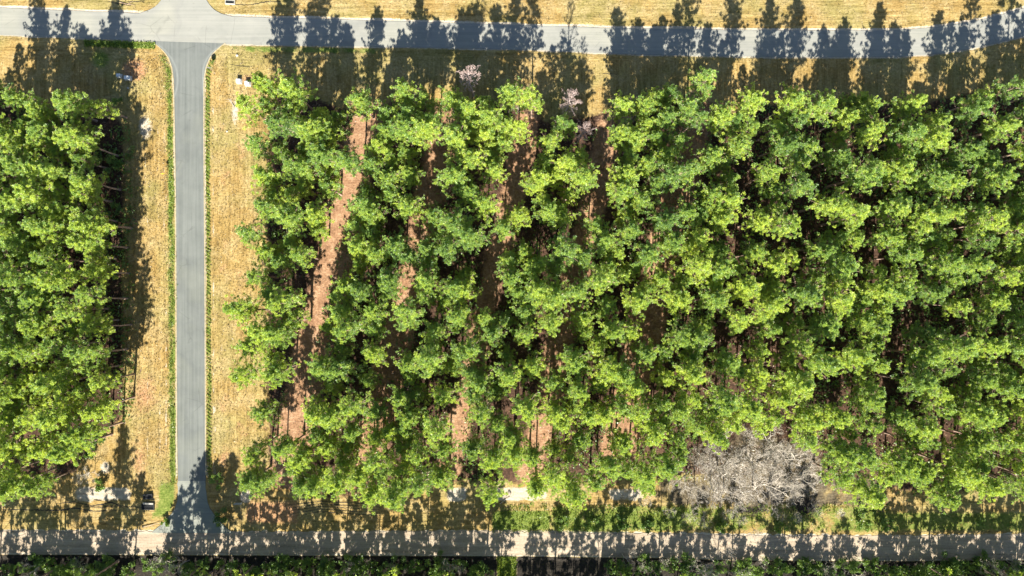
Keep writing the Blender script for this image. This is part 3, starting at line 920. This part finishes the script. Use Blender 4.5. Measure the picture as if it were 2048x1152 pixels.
grove = [(1470, 893), (1505, 885), (1548, 892), (1585, 905), (1440, 922), (1478, 925), (1515, 925), (1552, 930), (1600, 935), (1418, 950), (1455, 958), (1495, 962), (1535, 965), (1578, 962), (1612, 968), (1600, 990), (1528, 1000), (1405, 985), (1470, 1000), (1412, 925), (1395, 958), (1432, 902), (1438, 988), (1632, 948), (1562, 988)]
gw = ['on the upper rim of the leafless grove, near its left end', 'at the top of the leafless grove, left of its middle', 'at the top of the leafless grove, right of its middle', 'on the upper right shoulder of the leafless grove',
      'on the left side of the leafless grove, a little above its middle', 'in the upper left heart of the leafless grove', 'at the very middle of the leafless grove, upper part', 'right of the middle in the leafless grove', 'with pale limbs at the right rim beside the red clay patch',
      'on the lower left rim of the leafless grove, under the green crowns', 'in the lower left part of the leafless grove', 'low in the middle of the leafless grove, left of the open strip', 'low in the middle of the leafless grove, above the open strip', 'with white twisted limbs over black shade, right of the grove middle', 'at the lower right corner of the leafless grove',
      'with white limbs below the grove, nearest the right pines', 'alone on the pale open strip below the grove', 'small and grey at the foot of the grove, far left', 'small and grey on the shaded strip under the grove', 'on the upper left rim of the grove against green crowns', 'at the far left end of the grove', 'between the top left crowns at the grove rim', 'on the lower left foot of the grove', 'at the far right end of the grove, above the corner', 'beside the pale open strip, right of its middle']
for i, (x, y) in enumerate(grove):
    put_bare(x + R.gauss(0, 3), y + R.gauss(0, 3), i % 4, R.uniform(.9, 1.15), 'grey bare tree ' + gw[i], 'leafless trees of the grove')
scat = [(1300, 1010, 3), (1345, 1030, 4), (1385, 1040, 3), (1418, 1052, 1), (1490, 1050, 4), (1520, 1070, 1), (1560, 1032, 3), (1610, 1040, 4), (1640, 1020, 3), (1470, 1030, 3), (1690, 1035, 4)]
for i, (x, y, v) in enumerate(scat):
    put_bare(x, y, v, R.uniform(.6, .85), f"thin leafless sapling on the grassy strip above the dirt road, {ordn(i+1)} from the left", 'leafless saplings beside the dirt road', 4.5)
scat2 = [(66, 1140), (140, 1138), (208, 1146), (300, 1140), (318, 1130), (360, 1136), (640, 1132), (700, 1145), (780, 1140), (1290, 1142), (1330, 1136), (1400, 1145), (1440, 1138), (1490, 1146), (1530, 1138), (1660, 1142), (1720, 1150), (1985, 1134), (2010, 1146), (2040, 1136), (1250, 1122), (1462, 1112), (1358, 1118), (905, 1142)]
scat2.sort()
for i, (x, y) in enumerate(scat2):
    put_bare(x, y, (i * 3) % 5, R.uniform(.5, .85), f"leafless grey bush below the dirt road, {ordn(i+1)} from the left", 'leafless bushes beyond the dirt road', 4.0)
put_bare(165, 952, 3, .8, 'pale grey leafless bush at the lower corner of the left stand', 'leafless bushes', 4.0)
put_bare(488, 1002, 4, .55, 'small pale leafless bush beside the white sand at the verge end', 'leafless bushes', 2.0)
for i, (x, y) in enumerate([(1058, 182), (1020, 208), (1260, 232)]):
    put_bare(x, y, 3, .6, f"small leafless tree in the shade of the stand edge, {ordn(i+1)} along", 'leafless saplings at the stand edge', 4)

# ------------------------------------------------------------------ green shrubs
def shrub_geo(seed, r, h, n=260, leaf=.16):
    rng = np.random.RandomState(seed)
    lob = rng.normal(0, .5, (7, 3)); lob[:, 2] = np.abs(lob[:, 2])
    c = lob[rng.randint(0, 7, n)] * [r * .75, r * .75, h * .55] + rng.normal(0, .3, (n, 3)) * [r * .55, r * .55, h * .3]
    c[:, 2] = np.clip(c[:, 2] + h * .35, .12, None)
    d = c / [r, r, h]; d[:, 2] += .4; d /= np.linalg.norm(d, axis=1)[:, None]
    V, T = starburst(c, d, rng, 7, leaf * 1.8, leaf * .45, 1.2)
    tone = np.repeat(np.clip(rng.uniform(0, 1, n) * .6 + .4 * (c[:, 2] / h), 0, 1), 28)
    tr = Tubes()
    for i in range(9):
        e = c[rng.randint(n)]
        tr.chain([np.zeros(3), e * [.4, .4, .55], e], [.03, .02, .008], 3)
    return (V, T, tone) + tr.data()
SHR = []
for i, (r_, h_) in enumerate([(1.5, 1.8), (1.9, 2.6), (1.2, 1.3), (2.3, 3.4)]):
    V_, T_, to_, tv_, tt_ = shrub_geo(300 + i, r_, h_, 300 if i < 3 else 480)
    SHR.append((make_mesh('foliage', V_, T_, M['shrub'], tone=to_), make_mesh('stem', tv_, tt_, M['bark'])))
def put_shrub(x, y, v, s, label, group, name='green_shrub'):
    r = empty(name, W(x, y, 0), R.uniform(0, 6.28)); r.scale = (s,) * 3
    tag(r, label, 'shrub', group)
    link('foliage', SHR[v][0], r); link('stem', SHR[v][1], r)
low = []
x = 5
while x < 2045:
    if not (990 < x < 1038) and not (1040 < x < 1210 and R.random() < .75):
        low.append((x, R.uniform(1126, 1142)))
    x += R.uniform(16, 36)
low2 = [(x, 1117 + R.uniform(0, 4)) for x in (62, 205, 330, 560, 690, 880, 1290, 1370, 1500, 1905, 1975)]
allow = sorted(low + low2)
for i, (x, y) in enumerate(allow):
    x = 1024 + (x - 1024) / 1.02; y = 576 + (y - 576) / 1.005
    put_shrub(x, y, R.choice([0, 1, 1, 3]), R.uniform(.7, 1.15), f"leafy green shrub below the dirt road, {ordn(i+1)} from the left", 'green shrubs beyond the dirt road')
vshr = [(200, 880, 0, .8, 'bright green shrub at the notch in the left stand, upper one'), (180, 905, 2, 1.0, 'bright green shrub at the notch in the left stand, middle one'), (205, 968, 0, .9, 'green shrub beside the sand track by the left stand corner'),
        (1125, 1040, 1, .8, 'dark green shrub in tree shade above the dirt road, left one'), (1180, 1046, 1, .8, 'dark green shrub in tree shade above the dirt road, middle one'), (1245, 1042, 0, 1.0, 'green shrub on the grass strip right of the lone trunk shadow'),
        (1290, 1048, 2, 1.0, 'low green shrub among leafless saplings, left one'), (1440, 1050, 0, .9, 'low green shrub among leafless saplings, middle one'), (1556, 1052, 1, .7, 'bright green rounded bush below the leafless grove'),
        (1720, 1040, 1, .9, 'tall green shrub on the strip below the right pines, left one'), (1768, 1046, 1, .9, 'bright green shrub on the strip below the right pines, middle one'), (1950, 1040, 3, .6, 'green shrub on the strip near the lower right corner'),
        (396, 985, 0, .0, ''), (438, 958, 1, .8, 'green shrub on the right verge edge near the pale apron'), (448, 1030, 1, .9, 'dark shrub in tree shade right of the road apron'), (372, 1046, 2, .0, ''), (236, 765, 2, .8, 'small green shrub where the left verge meets the pines'),
        (335, 1040, 2, .7, 'small dark bush left of the road apron'), (238, 205, 0, .7, 'green shrub in the deep shade below the utility boxes'), (232, 330, 1, .9, 'green shrub in the shade strip, upper left verge'), (236, 420, 1, .8, 'green shrub in the shade strip, middle left verge')]
for x, y, v, s, lab in vshr:
    if s > 0: put_shrub(x, y, v, s, lab, 'green shrubs along the verges')

# ------------------------------------------------------------------ undergrowth and grass (stuff)
rng = np.random.RandomState(42)
def inside(x, y):
    a = (x > 545) & (y > np.interp(x, NB_X, NB_Y) - 12) & (y < np.interp(x, SB_X, SB_Y) + 20)
    b = (x < 268) & (x > -20) & (y > np.interp(x, NB_X, NB_Y)) & (y < np.interp(x, [0, 110, 150, 190, 235, 260], [960, 960, 940, 880, 860, 850]))
    return a | b
ux = rng.uniform(-20, 2068, 9000); uy = rng.uniform(190, 990, 9000)
uu = ux + SLOPE * (uy - 560)
lw = np.min([np.abs(uu - L) for L in LANES], 0)
dens = seg_noise(ux, uy, .02, 31)
keep = inside(ux, uy) & ((lw > 17) | (ux < 300)) & (dens + rng.uniform(-.6, .6, 9000) > (.1 - .5 * (ux > 1330) - .4 * (ux < 300) - .3 * (uy > 880)))
keep &= np.hypot((ux - 1515) / 140, (uy - 930) / 80) > 1
ux, uy = ux[keep], uy[keep]
c = np.stack([(ux - 1024) * SC, (576 - uy) * SC, np.zeros(len(ux))], 1)
C = np.repeat(c, 5, 0) + rng.normal(0, .5, (len(c) * 5, 3)) * [1, 1, .5]; C[:, 2] = np.abs(C[:, 2]) + .15
D = rng.normal(0, .4, C.shape); D[:, 2] = 1
V_, T_ = starburst(C, D, rng, 6, .42, .09, 1.1)
tone = np.repeat(np.clip(rng.uniform(0, .8, len(C)), 0, 1), 24)
print('undergrowth tris', len(T_))
tag(link('undergrowth', make_mesh('undergrowth', V_, T_, M['shrub'], tone=tone)), 'low green undergrowth of saplings and briars on the forest floor', 'undergrowth', None, 'stuff')

ux = rng.uniform(990, 1330, 500)
def tufts(name, xs, ys, hgt, wid, mat, label, n=5, lean=(0, 0), seed=1):
    rg = np.random.RandomState(seed)
    C = np.stack([(xs - 1024) * SC, (576 - ys) * SC, np.full(len(xs), .0)], 1)
    D = rg.normal(0, .35, C.shape); D[:, 2] = .9; D[:, 0] += lean[0]; D[:, 1] += lean[1]
    V_, T_ = starburst(C, D, rg, n, hgt, wid, .8)
    tone = np.repeat(rg.uniform(0, 1, len(C)), n * 4)
    return tag(link(name, make_mesh(name, V_, T_, mat, tone=tone)), label, 'grass', None, 'stuff')
N = 1900
y1 = rng.uniform(112, 972, N); x1 = np.interp(y1, SD_Y, SD_L) - 11 + rng.normal(0, 3.4, N) + 3 * seg_noise(y1, y1 * 0, .05, 3)
y2 = np.round(rng.uniform(118, 960, N) / 7.3) * 7.3; off = rng.uniform(0, 1, N)
x2 = np.interp(y2, SD_Y, SD_R) + 4 + off * 9; y2 = y2 + off * 6 + rng.normal(0, .5, N)
tufts('green_grass', np.concatenate([x1, x2]), np.concatenate([y1, y2]), .32, .035, M['grass'], 'rough green grass in a strip along each edge of the side road', 5, seed=3)
N = 5000
x3 = rng.uniform(985, 1780, N); y3 = rng.uniform(1008, 1064, N); k3 = seg_noise(x3, y3, .05, 8) + rng.uniform(-.5, .5, N) > -.05
x4 = rng.uniform(995, 1032, 500); y4 = rng.uniform(1113, 1156, 500)
x5 = rng.uniform(170, 310, 700); y5 = np.interp(x5, CR_X, CR_B) + rng.uniform(3, 16, 700)
tufts('green_grass', np.concatenate([x3[k3], x4, x5]), np.concatenate([y3[k3], y4, y5]), .42, .05, M['grass'], 'clumpy green grass beside the dirt road and below the cross road', 5, seed=4)
N = 11000
x6 = np.concatenate([rng.uniform(255, 338, N // 3), rng.uniform(424, 545, N // 3), rng.uniform(0, 2048, N // 3)])
y6 = np.concatenate([rng.uniform(100, 980, N // 3), rng.uniform(100, 1000, N // 3), np.zeros(N // 3)])
k_ = N // 3 * 2
y6[k_:] = np.where(rng.uniform(0, 1, len(x6) - k_) < .35, np.interp(x6[k_:], CR_X, CR_T) - rng.uniform(3, 60, len(x6) - k_), np.interp(x6[k_:], CR_X, CR_B) + rng.uniform(3, 120, len(x6) - k_))
ok = ~((x6 > 300) & (x6 < 460) & (y6 < 110)) & ~((x6 > 340) & (x6 < 424))
tufts('dry_grass', x6[ok], y6[ok], .26, .03, M['drygrass'], 'dry tan grass stubble on the mown verges', 5, seed=5)

# fallen needles and twigs on the forest floor and in the leafless grove
def litter_mesh(name, x, y, cols, label, L=.45, w=.03, seed=9):
    rg = np.random.RandomState(seed)
    C = np.stack([(x - 1024) * SC, (576 - y) * SC, np.full(len(x), .02)], 1)
    D = rg.normal(0, 1, C.shape); D[:, 2] = .25 + .2 * rg.uniform(0, 1, len(x))
    V_, T_ = starburst(C, D, rg, 4, L, w, 1.4)
    V_[:, 2] = np.abs(V_[:, 2]) * .5 + .02
    tone = np.repeat(rg.uniform(0, 1, len(C)), 16)
    tag(link(name, make_mesh(name, V_, T_, leaf_mat(name + '_tones', *cols, .1), tone=tone)), label, 'litter', None, 'stuff')
N = 15000
lx = rng.uniform(-20, 2068, N); ly = rng.uniform(190, 990, N)
kk = inside(lx, ly)
litter_mesh('needle_litter', lx[kk], ly[kk], ((0.07, 0.035, 0.02), (0.24, 0.14, 0.08), (0.46, 0.33, 0.21)), 'fallen rust brown pine needles and twigs scattered over the forest floor')
a_ = rng.uniform(0, 6.28, 1800); r_ = np.sqrt(rng.uniform(0, 1, 1800)) * rng.uniform(.7, 1.1, 1800)
litter_mesh('twig_litter', 1515 + 150 * r_ * np.cos(a_), 950 + 68 * r_ * np.sin(a_), ((0.03, 0.025, 0.02), (0.18, 0.15, 0.12), (0.42, 0.38, 0.33)), 'grey fallen twigs and leaves under the leafless grove', .75, .035, 12)

# ------------------------------------------------------------------ small things
def utility_box(x, y, w, d, h, label):
    r = empty('utility_box', W(x, y, 0), R.uniform(-.06, .06)); tag(r, label, 'utility box', 'white utility boxes on the verges')
    bevel_box('concrete_pad', (w + .3, d + .3, .12), M['concrete'], r, (0, 0, .05), .02)
    bevel_box('body', (w, d, h - .1), M['white'], r, (0, 0, .11 + (h - .1) / 2), .03)
    bevel_box('lid', (w + .06, d + .06, .08), M['white'], r, (0, 0, h + .05), .03)
    bevel_box('door', (w * .8, .03, h * .7), M['white'], r, (0, -d / 2 - .016, .1 + h * .45), .008)
utility_box(240.5, 152.5, .75, .6, .7, 'small pale utility box at the shade edge, left one by the orange earth')
utility_box(257.5, 157, 1.2, .7, .65, 'wide white utility box on the orange earth left of the side road')
utility_box(479, 163.5, .85, .75, .65, 'small white utility box on the right verge, left of the pair')
utility_box(496.5, 168, .9, .8, .65, 'white utility box partly under the first pine crown on the right verge')

def drain(x, y, w, d, label, rz=0.0, lid=True):
    r = empty('drain_inlet', W(x, y, 0), rz); tag(r, label, 'drain inlet', 'roadside drain inlets')
    V, T = boxes([(0, d / 2 - .07, .17, w, .14, .5), (0, -d / 2 + .07, .12, w, .14, .4), (-w / 2 + .07, 0, .13, .14, d - .28, .42), (w / 2 - .07, 0, .13, .14, d - .28, .42)])
    link('concrete_rim', make_mesh('concrete_rim', V, T, M['concrete'] if lid else M['dark']), r)
    V, T = boxes([(0, 0, .06, w - .28, d - .28, .06)])
    link('sump', make_mesh('sump', V, T, M['dark']), r)
    V, T = boxes([(0, -d / 2 + .25 + k * .22, .3, w - .26, .04, .05) for k in range(int((d - .4) / .22) + 1)])
    link('grate', make_mesh('grate', V, T, M['dark']), r)
    return r
drain(297, 992.5, 1.9, 1.0, 'dark drain inlet near the side road end, upper of two', .1, False)
r = drain(297, 1013, 2.6, 1.2, 'black drain inlet with pale top slab, lower of two near the road end', -.04, False)
bevel_box('top_slab', (2.1, .34, .12), M['concrete'], r, (.15, .75, .5), .03)
r = drain(461, 5, 2.0, .85, 'pale concrete drain inlet on the far bank right of the junction', -.05, True)
r = empty('concrete_marker', W(478, 1006, 0), .03); tag(r, 'pale concrete slab marker standing at the lower end of the right verge', 'marker')
bevel_box('slab', (1.6, .18, .6), M['concrete'], r, (0, 0, .3), .03); bevel_box('cap', (1.7, .26, .08), M['concrete'], r, (0, 0, .64), .02)

def sign(x, y, h, shape, size, mat, label, name, cat='road sign'):
    r = empty(name, W(x, y, 0)); tag(r, label, cat, 'signs beside the side road')
    V, T = boxes([(0, 0, h / 2, .06, .06, h)])
    link('post', make_mesh('post', V, T, M['steel']), r)
    n = {'oct': 8, 'dia': 4, 'round': 16}[shape]; a0 = {'oct': math.pi / 8, 'dia': 0, 'round': 0}[shape]
    V = []; 
    for yy in (-.045, -.06):
        for i in range(n):
            a = a0 + i * 2 * math.pi / n
            V.append((size * math.cos(a), yy, h - size + size * math.sin(a) + .05))
    import bmesh
    bm = bmesh.new(); vs = [bm.verts.new(v) for v in V]
    bm.faces.new(vs[:n]); bm.faces.new(vs[n:][::-1])
    for i in range(n): bm.faces.new((vs[i], vs[i + n], vs[(i + 1) % n + n], vs[(i + 1) % n]))
    bmesh.ops.recalc_face_normals(bm, faces=bm.faces[:])
    me = bpy.data.meshes.new('sign_plate'); bm.to_mesh(me); bm.free(); me.materials.append(mat)
    link('sign_plate', me, r)
sign(426, 141, 2.45, 'oct', .50, M['steel'], 'octagonal road sign on a thin post at the right corner of the junction', 'road_sign')
sign(334.5, 350, 2.2, 'dia', .42, M['yellow'], 'diamond warning sign on a thin post on the left verge', 'road_sign')
sign(346.5, 847, 2.85, 'round', .17, M['dark'], 'thin marker post with a small round head at the left road edge', 'marker_post', 'marker post')

def debris(x, y, n, L, label, mat, name='fallen_branch', seed=0, rz=0):
    rg = np.random.RandomState(seed); tr = Tubes()
    a0 = rg.uniform(0, 3.14) if not rz else rz
    p0 = np.array([-math.cos(a0) * L / 2, -math.sin(a0) * L / 2, .12]); p1 = -p0; p1[2] = .18
    tr.chain([p0, (p0 + p1) / 2 + rg.normal(0, .08, 3), p1], [.07, .055, .025], 5)
    for i in range(n):
        t_ = rg.uniform(.3, 1); a = a0 + rg.choice([-1, 1]) * rg.uniform(.5, 1.2)
        q = p0 + (p1 - p0) * t_; l = L * rg.uniform(.15, .4)
        tr.chain([q, q + np.array([math.cos(a) * l, math.sin(a) * l, rg.uniform(0, .2)])], [.035, .012], 3)
    o = link(name, make_mesh(name, *tr.data(), mat), None, W(x, y, 0)); tag(o, label, 'branch', 'fallen branches on the ground')
debris(463, 206, 7, 2.2, 'bleached fallen branch lying on the right verge below the utility boxes', M['greybark'], seed=1, rz=2.2)
debris(282, 741, 3, .9, 'small dark branch stub on the left verge beside the grass', M['bark'], seed=2)
debris(305, 1049, 2, 4.2, 'long pale fallen pole beside the dirt road left of the apron', M['wood'], seed=3, rz=.25)
debris(1195, 920, 2, 2.0, 'dead limb over the bare sand gap in the lower pines', M['bark'], seed=4, rz=1.9)
debris(1010, 1000, 3, 2.6, 'pale fallen limb on sand at the lower stand edge', M['greybark'], seed=6, rz=.6)
debris(186, 975, 1, 1.2, 'short dark stick on the orange sand, left of its twin', M['bark'], seed=7, rz=.4)
debris(195, 970, 1, 1.2, 'short dark stick on the orange sand, right of its twin', M['bark'], seed=8, rz=.3)
debris(255, 8, 4, 3.2, 'brown brush pile branch on the far bank left of the junction', M['bark'], seed=9, rz=-.2)
for i, (x, y) in enumerate([(274, 137), (262, 128), (293, 139), (483, 128), (279, 130)]):
    o = link('marker_stake', make_mesh('marker_stake', *boxes([(0, 0, .25, .07, .07, .7)]), M['wood']), None, W(x, y, 0))
    tag(o, ['survey stake at the right rim of the orange earth', 'survey stake at the top left of the orange earth', 'survey stake just off the orange earth toward the road', 'survey stake above the right pair of utility boxes', 'survey stake at the top middle of the orange earth'][i], 'stake', 'short survey stakes')
def rock(x, y, s, seed, label):
    import bmesh
    rg = random.Random(seed); bm = bmesh.new(); bmesh.ops.create_icosphere(bm, subdivisions=2, radius=s)
    for v in bm.verts: v.co *= rg.uniform(.8, 1.15); v.co.z = v.co.z * .55 + s * .2
    me = bpy.data.meshes.new('rock'); bm.to_mesh(me); bm.free(); me.materials.append(M['concrete'])
    tag(link('rock', me, None, W(x, y, 0)), label, 'rock', 'pale rocks on the right verge')
rock(474, 111, .28, 1, 'pale rock on the grass below the cross road')
rock(256, 176, .22, 2, 'pale rock below the utility boxes, left verge')
rock(454, 263, .2, 3, 'small pale rock on the right verge beside the pines')
